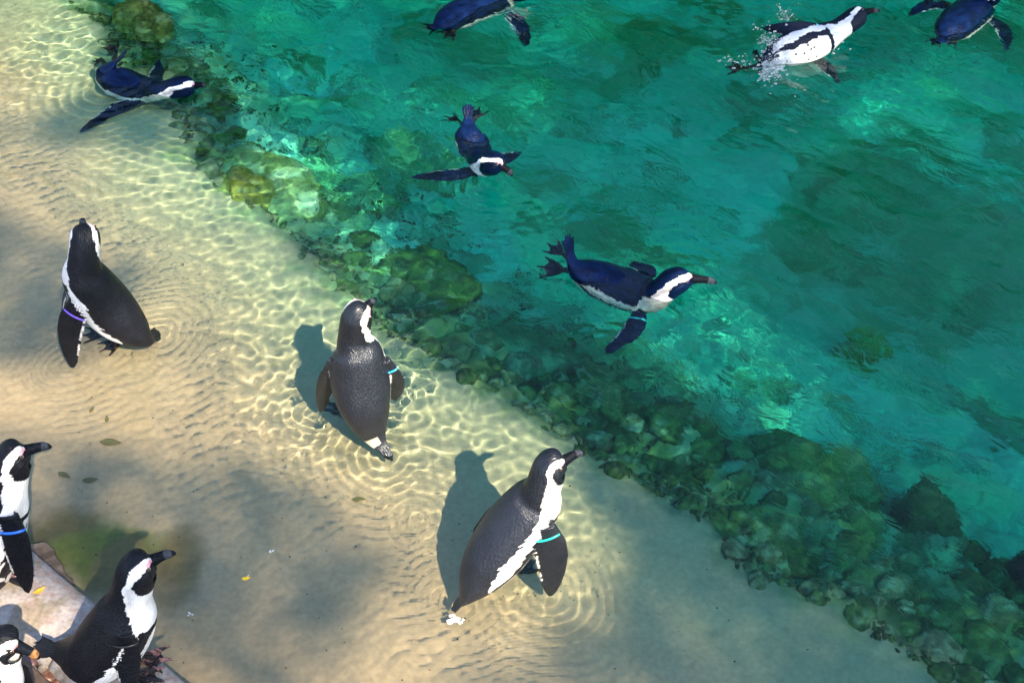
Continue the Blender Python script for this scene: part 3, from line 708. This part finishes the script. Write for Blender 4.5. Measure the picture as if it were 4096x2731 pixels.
# ragged weed on the drop-off
V0b = bmesh.new(); bmesh.ops.create_icosphere(V0b, subdivisions=1, radius=1.0); tv = np.array([v.co[:] for v in V0b.verts]); tf = np.array([[v.index for v in f.verts] for f in V0b.faces]); V0b.free()
AV, AF, AC = [], [], []; k = 0; rw = np.random.default_rng(5)
wx_, wy_ = rw.uniform(-2.3, 2.0, 60000), rw.uniform(1.5, 5.2, 60000); wd_ = edge_d(wx_, wy_); cl = fbm(wx_, wy_, 9., 901, 3)
ok = (wd_ > .03) & (wd_ < .8) & (rw.random(60000) < np.exp(-np.maximum(wd_, 0) / .38) * sm(.40, .58, cl + .10 * np.exp(-np.abs(wd_) / .05)))
wzz = ground_z(wx_, wy_)
for x, y, z, d0 in list(zip(wx_[ok], wy_[ok], wzz[ok], wd_[ok]))[:11000]:
    s = rw.uniform(.003, .0095); th = rw.uniform(0, 6.28); ax_ = np.array([math.cos(th), math.sin(th), 0]); el = rw.uniform(1., 2.4)
    p = tv * s * np.array([1, 1, rw.uniform(.5, 1.3)]); p = p + np.outer(p @ ax_, ax_) * (el - 1)
    AV.append(p * (1 + .35 * rw.normal(size=(len(tv), 1)) * .6) + (x, y, z + s * .3)); AF.append(tf + k); k += len(tv)
    c = np.array([(.05, .065, .02), (.09, .085, .035), (.06, .095, .02), (.13, .115, .06)][rw.integers(0, 4)]) * rw.uniform(.7, 1.3); AC.append(np.tile(c, (len(tv), 1)))
me = mesh_np('algae', np.concatenate(AV), np.concatenate(AF)); col_attr(me, np.concatenate(AC)); link('algae', me, M_rock, kind='stuff')

# ------------------------------------------------------------------ kerb of coping stones, bank, pebbles
KT = np.array([.78, -.63]); KC = (KD0 + KD1) / 2
def kerb_pt(s, off=0.): return KT * s + KN * (KC + off)
def coping(s0, s1, seed, label):
    prof = []
    for a in np.linspace(0, 1, 26):                        # rounded cross-section, from bank side to water side
        o_ = (a - .5) * .19
        prof.append((o_, .108 - .035 * abs(2 * a - 1) ** 3.2))
    prof = [(-.098, -.10), (-.1, .045)] + prof + [(.1, .045), (.102, -.12)]
    ns_ = int((s1 - s0) / .012); R = []; rr = np.random.default_rng(seed)
    for i in range(ns_ + 1):
        f = i / ns_; s = s0 + (s1 - s0) * f; e = min(f, 1 - f) * (s1 - s0); rd = .012 * math.exp(-e / .008)
        row = []
        for o_, z in prof:
            p = kerb_pt(s, o_ * (1 - rd * 1.5)); zz = z - (rd if z > 0 else 0)
            row.append((p[0], p[1], zz))
        row = np.array(row); k = (fbm(row[:, 0], row[:, 1], 14., seed, 4) - .5); row[:, 2] += k * .010 * (row[:, 2] > 0)
        row[:, 0] += KN[0] * (fbm(row[:, 0] * 2, row[:, 2] * 3 + row[:, 1], 9., seed + 3, 3) - .5) * .014; R.append(row)
    g = Geo(); g.rings(R, 0)
    V = np.concatenate(g.V); me = bpy.data.meshes.new('coping_stone'); mid = V.mean(0); mid[2] = 0
    me.from_pydata([tuple(v) for v in V - mid], [], g.F); me.update()
    for p_ in me.polygons: p_.use_smooth = len(p_.vertices) < 5
    n1 = fbm(V[:, 0], V[:, 1], 13., 601, 4); n2 = fbm(V[:, 0], V[:, 1], 38., 611, 4); n3 = fbm(V[:, 0], V[:, 1], 7., 621, 3)
    c = lerp3((.24, .22, .185), (.20, .175, .145), sm(.4, .6, n3))
    off = kerb_d(V[:, 0], V[:, 1]) - KC
    droppings = sm(.44, .52, n1 * .6 + n2 * .4 + .10 * sm(-.05, .02, off) - .02)
    c = lerp3(c, (.31, .30, .325), droppings * .75)
    c = lerp3(c, (.26, .20, .18), sm(.57, .63, n2) * sm(-.05, .0, off) * .8)
    c = lerp3(c, (.12, .10, .06), sm(.05, -.02, V[:, 2]))
    col_attr(me, c); o = link('coping_stone', me, M_kerb); o.location = mid
    return tag(o, label, 'kerb stone', 'coping stones along the pool edge')
sA = float(KT @ at(230, 2560, .1)[:2])
coping(sA - 1.05, sA - .53, 71, 'kerb stone at the left edge, mostly outside the picture')
coping(sA - .525, sA + .028, 72, 'stained pinkish kerb stone under the penguin with the bright blue band')
coping(sA + .033, sA + .60, 73, 'kerb stone that the perched penguin grips with its toes')
# brown edging behind the kerb
def edging(s0, s1):
    g = Geo(); R = []
    for s in np.linspace(s0, s1, 40):
        w1 = (float(fbm(np.array([s]), np.array([.3]), 9., 640, 3)[0]) - .5) * .012
        R.append(np.array([(*kerb_pt(s, o_ + w1), z) for o_, z in ((-.145, -.05), (-.146, .066), (-.140, .073), (-.116, .072), (-.112, .066), (-.112, -.05))]))
    g.rings(R, 0); V = np.concatenate(g.V); me = bpy.data.meshes.new('edging_board'); me.from_pydata([tuple(v) for v in V], [], g.F); me.update()
    col_attr(me, lerp3((.055, .038, .028), (.13, .09, .065), sm(.4, .65, fbm(V[:, 0], V[:, 1], 20., 650, 4))))
    return tag(link('edging_board', me, M_kerb), 'weathered brown edging between the kerb and the pebbles', 'edging')
edging(sA - 1.0, sA + .6)
# broken slate lying against the water side of the kerb
p0, p1 = at(150, 2190, .0)[:2], at(288, 2352, .0)[:2]; g = Geo(); R = []
for k in np.linspace(0, 1, 18):
    p = p0 * (1 - k) + p1 * k; nz = (float(vnoise(k * 7, .5, 660)) - .5) * .022; wdt = .040 * (1 - .45 * k) * (1 if 0 < k < 1 else .5)
    R.append(np.array([(p[0] - KN[0] * wdt, p[1] - KN[1] * wdt, .034), (p[0] + KN[0] * (wdt * .5 + nz), p[1] + KN[1] * (wdt * .5 + nz), .012), (p[0] + KN[0] * (wdt * .5 + nz), p[1] + KN[1] * (wdt * .5 + nz), -.004), (p[0] - KN[0] * wdt, p[1] - KN[1] * wdt, .012)]))
g.rings(R, 0); V = np.concatenate(g.V); me = bpy.data.meshes.new('slate_shard'); me.from_pydata([tuple(v) for v in V], [], g.F); me.update()
col_attr(me, lerp3((.07, .05, .035), (.17, .13, .10), sm(.35, .65, fbm(V[:, 0], V[:, 1], 30., 670, 3))))
tag(link('slate_shard', me, M_kerb), 'thin broken brown slate leaning on the water side of the kerb', 'slate')

PCOL = [(.10, .055, .06), (.36, .35, .38), (.16, .15, .14), (.20, .09, .06), (.28, .25, .20), (.08, .07, .07), (.25, .20, .19), (.17, .11, .09)]
def plain_col(c, seed): return lambda V: lerp3(np.array(c) * .7, np.array(c) * 1.3, sm(.35, .65, fbm(V[:, 0] + V[:, 2], V[:, 1] - V[:, 2], 2.2, 700 + seed, 4)))
PNAME = ['maroon', 'pale lilac', 'grey', 'brick red', 'buff', 'charcoal', 'pinkish grey', 'tan']
PM = [rock_mesh('pebble', 100 + i, 3, .35, .7, .35, plain_col(c, i)) for i, c in enumerate(PCOL)]
big = [(115, 2640, .030, 0, 'large maroon pebble under the bending penguin\'s bill'), (110, 2705, .032, 1, 'pale angular pebble left of the reddish brown one'),
       (196, 2700, .027, 3, 'reddish brown rounded pebble near the brown edging'), (172, 2672, .020, 4, 'mottled greenish white pebble above the reddish brown one'), (225, 2722, .014, 3, 'small rust red pebble at the bottom edge')]
pl = []
for px, py, s, k, lb in big:
    q = at(px, py, .06); o = link('pebble', PM[k], M_pebble); o.location = (q[0], q[1], .055); o.scale = (s, s * .8, s * .8); o.rotation_euler = (.2, .1, px * .1)
    tag(o, lb, 'pebble'); pl.append((q[0], q[1], s))
cnt = 0; tries = 0
while cnt < 240 and tries < 20000:
    tries += 1; s0 = r.uniform(sA - .55, sA + .4); of = r.uniform(-.40, -.158); p = kerb_pt(s0, of); s = r.uniform(.007, .022)
    if any((p[0] - a) ** 2 + (p[1] - b) ** 2 < (.80 * (s + c)) ** 2 for a, b, c in pl): continue
    pl.append((p[0], p[1], s)); cnt += 1
    o = link('pebble', PM[int(r.integers(0, 8))], M_pebble); o.location = (p[0], p[1], float(ground_z(p[0], p[1])) + s * .4); o.scale = (s, s * r.uniform(.7, 1), s * r.uniform(.6, .9)); o.rotation_euler = (r.uniform(-.4, .4), r.uniform(-.4, .4), r.uniform(0, 6))
    tag(o, f'{"tiny" if s < .012 else "small" if s < .017 else "medium"} {PNAME[PM.index(o.data)]} pebble on the bank behind the kerb', 'pebble', 'pebbles on the bank')

# ------------------------------------------------------------------ small things
def leaf_obj(name, pos, size, ang, col, label, cat='leaf', tilt=(.05, .1), asp=.45, curl=.12, mat=None):
    V, F = [], []; n = 11
    for i in range(n):
        f = i / (n - 1); hw = asp * math.sin(math.pi * f ** .8) * .5 + .004
        for k in (-1, -.5, 0, .5, 1): V.append(((f - .5), hw * k, curl * (k * k * .5 + (f - .5) ** 2 * 2) * .5))
    for i in range(n - 1):
        for k in range(4): F.append((i * 5 + k, i * 5 + k + 1, i * 5 + k + 6, i * 5 + k + 5))
    me = bpy.data.meshes.new(name); me.from_pydata(V, [], F); me.update()
    for p_ in me.polygons: p_.use_smooth = True
    o = link(name, me, mat or flat_mat(name + '_skin', col, .5, .4, .2, 12, .1)); o.location = pos; o.scale = (size,) * 3; o.rotation_euler = (tilt[0], tilt[1], ang)
    md = o.modifiers.new('t', 'SOLIDIFY'); md.thickness = .02
    return tag(o, label, cat)
leaf_obj('leaf', tuple(at(985, 2312, .004)), .026, .3, (.75, .52, .02), 'yellow leaf floating on the calm shallows left of the side-on penguin')
leaf_obj('twig', tuple(at(993, 2302, .007)), .014, 1.2, (.6, .5, .3), 'tiny straw coloured twig lying across the yellow leaf', 'twig', asp=.3)
leaf_obj('leaf', tuple(at(160, 2364, .118)), .034, .8, (.75, .32, .03), 'orange leaf lying on the stained kerb stone by a flipper tip', curl=.5)
for px, py, s, a, lb in ((448, 1783, .068, -.05, 'olive sunken leaf, largest of those off the left edge'), (262, 1913, .045, -.45, 'olive sunken leaf nearest the left edge, pointing down right'),
                         (366, 1932, .048, .1, 'olive sunken leaf just right of the one nearest the left edge'), (372, 1652, .03, 1.4, 'small sunken leaf below the purple banded penguin'),
                         (432, 1690, .03, 1.8, 'small sunken leaf right of its twin below the purple banded penguin'), (1438, 2013, .042, .0, 'round tan sunken leaf between the two sunlit penguins')):
    q = gz_at(px, py, .006); leaf_obj('sunken_leaf', tuple(q), s, a, (.16, .13, .05), lb, asp=.4, tilt=(.0, .03))
m_foam, tF, nF, bF = new_mat('foam'); bF.inputs['Base Color'].default_value = (.85, .87, .9, 1); bF.inputs['Roughness'].default_value = .5
noF = N(tF, 'ShaderNodeTexNoise'); noF.inputs['Scale'].default_value = 300; bpF = N(tF, 'ShaderNodeBump'); bpF.inputs['Distance'].default_value = .002; tF.links.new(noF.outputs[0], bpF.inputs['Height']); tF.links.new(bpF.outputs[0], bF.inputs['Normal'])
def blobs(name, spots, mat, sub=2):
    """many small irregular lumps joined into one mesh"""
    bm0 = bmesh.new(); bmesh.ops.create_icosphere(bm0, subdivisions=sub, radius=1.0); V0 = np.array([v.co[:] for v in bm0.verts]); F0 = np.array([[v.index for v in f.verts] for f in bm0.faces]); bm0.free()
    V, F = [], []
    for i, (p, s) in enumerate(spots):
        k = 1 + .5 * (fbm(V0[:, 0] + i * 3.1, V0[:, 1] + V0[:, 2], 1.3, 800 + i % 7, 2) - .5)
        V.append(np.asarray(p) + V0 * k[:, None] * np.asarray(s)); F.append(F0 + i * len(V0))
    return link(name, mesh_np(name, np.concatenate(V), np.concatenate(F)), mat)
# small white lumps floating by the tail of the side-on penguin
c0 = at(1822, 2478, .004); o = blobs('feather', [(c0 + np.array([r.normal() * .009, r.normal() * .006, 0]), (r.uniform(.003, .009), r.uniform(.003, .006), .0018)) for _ in range(16)], m_foam)
tag(o, 'white downy feather floating by the side-on penguin\'s tail', 'feather')
for px, py, lb in ((1085, 2206, 'tiny white feather floating above the yellow leaf'), (762, 2452, 'tiny white feather floating right of the perched penguin')):
    q = at(px, py, .003); tag(blobs('feather', [(q + np.array([r.normal() * .004, r.normal() * .003, 0]), (.003, .002, .0012)) for _ in range(5)], m_foam), lb, 'feather')
# dark specks of debris on the floor of the shallows
sp = []
for _ in range(150):
    px, py = r.uniform(300, 3300), r.uniform(1500, 2731); q = gz_at(px, py, .002)
    if float(edge_d(q[0], q[1])) < -.04 and kerb_d(q[0], q[1]) > .80: sp.append((q, (r.uniform(.0012, .0035), r.uniform(.001, .0025), .0012)))
o = blobs('debris', sp, flat_mat('debris', (.03, .028, .022), .8, .2), 1); o['kind'] = 'stuff'
# splash round the rolling penguin
m_drop = bpy.data.materials.new('splash_water'); m_drop.use_nodes = True; tD = m_drop.node_tree; bD = tD.nodes['Principled BSDF']
bD.inputs['Base Color'].default_value = (.95, .97, 1, 1); bD.inputs['Transmission Weight'].default_value = .85; bD.inputs['Roughness'].default_value = .12; bD.inputs['IOR'].default_value = 1.33
sp = []
def spray(px, py, z, sx, sy, n, smax, zs):
    for _ in range(n):
        q = at(px + r.normal() * sx, py + r.normal() * sy, z + abs(r.normal()) * zs); s = .62 * smax * r.random() ** 2.6 + .0010; sp.append((q, (s * r.uniform(.8, 1.6), s, s * r.uniform(.7, 1.1))))
spray(3095, 170, .03, 24, 20, 380, .008, .03); spray(3085, 270, .01, 28, 26, 480, .010, .03); spray(3150, 65, .05, 26, 22, 60, .007, .05)
spray(2960, 245, .005, 40, 16, 70, .009, .02); spray(3040, 110, .01, 22, 10, 24, .007, .02); spray(3110, 320, .0, 60, 30, 45, .005, .02); spray(3300, 190, .01, 50, 12, 50, .006, .01)
for k in range(40):
    f = r.random(); sp.append((at(3150 - 40 * f + r.normal() * 6, 90 - 75 * f, .04 + .16 * f), (.0022, .0022, .004)))
o = blobs('water_splash', sp, m_drop, 1); o['kind'] = 'stuff'
# beads of water on the back of the penguin that swims to the viewer
# standing in the shallows, left
h1, h2 = gz_at(502, 1375), gz_at(440, 1352)
penguin('penguin standing in the shallows with a purple flipper band, seen from behind',
    pts((585, 1345, .05), (500, 1290, .11), (415, 1205, .19), (345, 1110, .30), (335, 1040, .37), (340, 955, .43), (334, 903, .45), (331, 872, .47)),
    at(632, 1334, .0), (.68, -.22, .64), (.10, -.72, .66),
    [dict(pts=pts((318, 1205, .25), (272, 1330, .13), (262, 1462, .0)), chord=(1, -.2, .1), w=1.3),
     dict(pts=pts((300, 1120, .27), (262, 1180, .2), (250, 1260, .12)), chord=(.2, -1, .1))],
    [dict(heel=h1, fwd=fdir(h1, gz_at(380, 1438)), ankle=at(500, 1330, .05)), dict(heel=h2, fwd=fdir(h2, gz_at(338, 1360)), ankle=at(450, 1310, .05))],
    band=(0, .2, (.16, .09, .75), .004), seed=1, fat=1.02, grey=.75)
# centre, back to the viewer
h1, h2 = gz_at(1372, 1690), gz_at(1480, 1700)
penguin('penguin standing with its back to the viewer, pale blue flipper band on its right',
    pts((1499, 1742, .05), (1462, 1632, .13), (1441, 1517, .21), (1430, 1410, .30), (1416, 1352, .35), (1430, 1266, .42), (1474, 1222, .44), (1506, 1194, .455)),
    at(1562, 1832, -.005), (.05, -.82, .5), (-.30, -.62, .72),
    [dict(pts=pts((1345, 1440, .28), (1300, 1540, .16), (1262, 1648, -.005)), chord=(.8, .2, -.4), w=.92),
     dict(pts=pts((1528, 1440, .28), (1582, 1530, .17), (1604, 1600, .06)), chord=(-.8, .1, -.5), w=1.0)],
    [dict(heel=h1, fwd=fdir(h1, gz_at(1318, 1640)), ankle=at(1420, 1650, .06)), dict(heel=h2, fwd=(.3, 1, 0), ankle=at(1470, 1640, .06))],
    band=(1, .2, (.02, .42, .85), .004), seed=2, fat=1.04, grey=1.0, mat=M_gloss, tail_spread=.07, tail_pale=True)
# lower right of the shallows, side view
h1, h2 = gz_at(2050, 2312), gz_at(2010, 2290)
penguin('penguin standing in the shallows side on, facing right, with a teal flipper band',
    pts((1866, 2372, .05), (1940, 2263, .11), (2036, 2133, .19), (2134, 2009, .28), (2168, 1950, .34), (2205, 1866, .40), (2260, 1846, .41), (2340, 1806, .42)),
    at(1816, 2432, .0), (-.80, -.04, .60), (-.30, .02, .95),
    [dict(pts=pts((2172, 2105, .27), (2216, 2230, .16), (2238, 2378, .0)), chord=(-.9, -.1, -.1), w=1.35),
     dict(pts=pts((2060, 2010, .22), (1960, 2080, .10), (1878, 2128, .02)), chord=(-.4, .2, -.8))],
    [dict(heel=h1, fwd=fdir(h1, gz_at(2130, 2272)), ankle=at(2060, 2250, .06)), dict(heel=h2, fwd=fdir(h2, gz_at(2090, 2225)), ankle=at(2010, 2240, .06))],
    band=(0, .19, (.01, .50, .44), .004), seed=3, fat=1.06, grey=1.0, mat=M_gloss, tail_spread=.2)
# on the kerb, left edge of the picture
penguin('penguin standing on the kerb with a bright blue band on its long black flipper',
    pts((-26, 2330, .15), (-39, 2240, .22), (-30, 2130, .31), (-4, 2020, .41), (26, 1935, .48), (52, 1835, .55), (106, 1798, .56), (208, 1785, .55)),
    at(-110, 2400, .12), (-.86, -.20, .30), (-.20, .05, .95),
    [dict(pts=pts((30, 2060, .44), (80, 2210, .33), (142, 2368, .20)), chord=(-.9, -.1, -.15), w=1.05),
     dict(pts=pts((-80, 2040, .36), (-120, 2150, .25), (-130, 2260, .16)), chord=(-.5, .2, -.8))],
    [dict(heel=at(0, 2300, .112), fwd=(1, -.02, 0), ankle=at(-10, 2230, .17)), dict(heel=at(-30, 2250, .112), fwd=(1, .15, 0), ankle=at(-30, 2200, .17))],
    band=(0, .2, (.02, .16, .80), .005), seed=4, fat=1.02, grey=.6)
# on the kerb, near the lower left corner
penguin('penguin perched on the kerb facing right, white chest turned to the water',
    pts((262, 2606, .17), (365, 2615, .21), (448, 2549, .28), (500, 2459, .37), (520, 2375, .44), (552, 2278, .52), (612, 2240, .53), (704, 2210, .54)),
    at(151, 2585, .13), (-.75, -.16, .62), (-.30, -.0, .95),
    [dict(pts=pts((488, 2530, .39), (516, 2640, .31), (545, 2790, .21)), chord=(-.9, -.1, -.2), w=1.0),
     dict(pts=pts((480, 2450, .30), (420, 2520, .2), (400, 2590, .15)), chord=(-.3, .2, -.8))],
    [dict(heel=at(545, 2632, .112), fwd=(1, -.05, 0), ankle=at(500, 2590, .16)), dict(heel=at(520, 2700, .112), fwd=(1, -.2, 0), ankle=at(480, 2640, .16))],
    band=(0, .2, (.012, .012, .016), .004), seed=5, fat=1.05, grey=.6)
# bottom left corner
penguin('penguin at the bottom left corner bending its head over the pebbles',
    pts((-200, 2950, .08), (-140, 2880, .13), (-80, 2800, .20), (-30, 2720, .29), (-8, 2645, .34), (16, 2578, .385), (68, 2580, .375), (160, 2632, .335)),
    at(-260, 3000, .06), (-.6, -.1, .7), (.10, .2, .95),
    [dict(pts=pts((62, 2680, .26), (96, 2720, .2), (150, 2790, .08)), chord=(-.4, -.8, 0), w=.8)],
    [dict(heel=at(-60, 2870, .06), fwd=(1, 0, 0))], seed=6, grey=.7, bill_tip=(.22, .11, .04))

# swimmers
SW = [
 dict(label='penguin paddling past the top of the shallows, head low, facing right',
  K=[(446, 268, .02), (450, 314, -.02), (509, 362, -.035), (598, 388, -.05), (653, 371, -.01), (727, 350, .03), (776, 346, .02), (828, 346, .0)],
  tail=(503, 212, .07), dt=(.12, .05, .95), dh=(-.05, .12, .95),
  fl=[dict(pts=pts((560, 405, -.05), (455, 458, -.06), (328, 532, -.02)), chord=(-.5, .5, .6), w=.95), dict(pts=pts((610, 350, -.06), (640, 320, -.10), (660, 290, -.14)), chord=(-1, 0, 0))],
  ft=[((470, 232, -.02), (430, 185, -.03)), ((420, 270, -.05), (385, 290, -.07))]),
 dict(label='penguin swimming towards the viewer with flippers spread and wet back',
  K=[(1873, 499, .03), (1875, 547, .005), (1893, 594, -.028), (1912, 640, -.045), (1936, 655, .035), (1972, 653, .09), (2008, 671, .085), (2050, 705, .06)],
  tail=(1873, 424, .07), dt=(.0, .0, 1), dh=(-.25, .45, .86),
  fl=[dict(pts=pts((1900, 690, -.05), (1780, 705, -.045), (1648, 716, -.03)), chord=(.1, 1, 0), w=1.0), dict(pts=pts((1950, 640, -.05), (2030, 640, -.06), (2095, 628, -.06)), chord=(-.1, 1, 0), w=1.05)],
  ft=[((1840, 516, -.04), (1785, 500, -.05)), ((1895, 505, -.04), (1918, 462, -.05))], fat=.80),
 dict(label='largest swimming penguin, tail raised, teal band on its flipper, facing right',
  K=[(2295, 1058, .04), (2371, 1116, -.02), (2474, 1168, -.055), (2584, 1208, -.068), (2640, 1172, -.005), (2693, 1128, .045), (2764, 1114, .045), (2868, 1132, .02)],
  tail=(2271, 950, .11), dt=(.12, .22, .96), dh=(-.05, .15, .97),
  fl=[dict(pts=pts((2560, 1262, -.08), (2525, 1340, -.075), (2436, 1428, -.06)), chord=(-1, .1, 0), w=1.05), dict(pts=pts((2600, 1130, -.08), (2575, 1085, -.07), (2540, 1042, -.05)), chord=(-1, 0, -.2))],
  ft=[((2270, 1104, -.04), (2156, 1090, -.04)), ((2262, 1042, -.02), (2195, 993, -.01))], band=(0, .17, (.02, .55, .72), .004), size=1.06),
 dict(label='penguin diving forward at the top edge, white dab beside its tail',
  K=[(1765, 98, .01), (1823, 80, -.02), (1914, 54, -.045), (2002, 20, -.055), (2045, -14, -.02), (2085, -36, .02), (2120, -43, .02), (2170, -50, .01)],
  tail=(1728, 112, .01), dt=(.1, -.1, 1), dh=(0, -.2, .97),
  fl=[dict(pts=pts((2030, 70, -.08), (2085, 130, -.08), (2126, 202, -.08)), chord=(-1, 0, 0), w=1.05), dict(pts=pts((1980, -20, -.08), (1990, -80, -.08), (1990, -140, -.08)), chord=(-1, 0, 0))],
  ft=[((1768, 130, -.05), (1700, 150, -.05)), ((1830, 135, -.05), (1772, 190, -.06))], band=(0, .08, (.1, .5, .6), .004), size=1.16),
 dict(label='penguin rolling belly up amid splashes, white belly showing, one flipper raised',
  K=[(3053, 262, -.02), (3113, 226, .0), (3193, 196, .02), (3286, 155, .04), (3351, 119, .06), (3414, 77, .09), (3454, 50, .10), (3521, 45, .10)],
  tail=(3018, 222, -.03), dt=(-.40, .80, -.05), dh=(-.45, .55, .62),
  fl=[dict(pts=pts((3272, 116, .09), (3160, 112, .10), (3055, 99, .07)), chord=(0, -.4, -.9), w=.9), dict(pts=pts((3262, 262, -.06), (3310, 330, -.12), (3360, 382, -.16)), chord=(-1, 0, 0))],
  ft=[((3050, 282, -.01), (3028, 312, -.04)), ((2990, 285, -.03), (2900, 295, -.06))], band=(0, .06, (.05, .55, .6), .004), wet=.35),
 dict(label='penguin leaving the top right corner, flippers out like arms',
  K=[(3778, 148, .0), (3808, 128, -.01), (3859, 84, -.03), (3912, 36, -.03), (3945, -4, .0), (3966, -26, .04), (3985, -48, .04), (4010, -80, .03)],
  tail=(3764, 170, .0), dt=(-.08, -.12, 1), dh=(-.2, -.2, .97),
  fl=[dict(pts=pts((3812, 44, -.05), (3720, 30, -.05), (3624, 58, -.05)), chord=(.1, -1, 0), w=1.1), dict(pts=pts((3950, 90, -.06), (4010, 130, -.06), (4050, 212, -.06)), chord=(-1, 0, 0), w=1.05)],
  ft=[((3755, 170, -.04), (3722, 212, -.05)), ((3820, 178, -.04), (3785, 215, -.05))], size=1.12, band=(0, .04, (.04, .14, .5), .004)),
]
def sink(p, dz): return (p[0], p[1], p[2] + dz)
def lower(P, dz): return [np.asarray(p) * 1.0 + np.array([0, 0, dz]) for p in P]
for i, q in enumerate(SW):
    roll = 'rolling' in q['label']
    if not roll:
        q['K'] = [sink(p, dz) for p, dz in zip(q['K'], (-.012, -.016, -.018, -.018, -.008, -.004, -.004, -.003))]
        for f in q['fl']: f['pts'] = lower(f['pts'], -.028)
        q['ft'] = [(sink(a, -.025), sink(b, -.03)) for a, b in q['ft']]
    feet = []
    for a, b in q['ft']:
        A_, B_ = at(*a), at(*b); feet.append(dict(heel=A_, fwd=B_ - A_, n=(0, -.35, .94), ankle=np.asarray(at(*q['K'][0])) * .45 + np.asarray(at(*q['K'][1])) * .55 + np.array([0, 0, -.03]), size=min(.10, np.linalg.norm(B_ - A_) * 1.05)))
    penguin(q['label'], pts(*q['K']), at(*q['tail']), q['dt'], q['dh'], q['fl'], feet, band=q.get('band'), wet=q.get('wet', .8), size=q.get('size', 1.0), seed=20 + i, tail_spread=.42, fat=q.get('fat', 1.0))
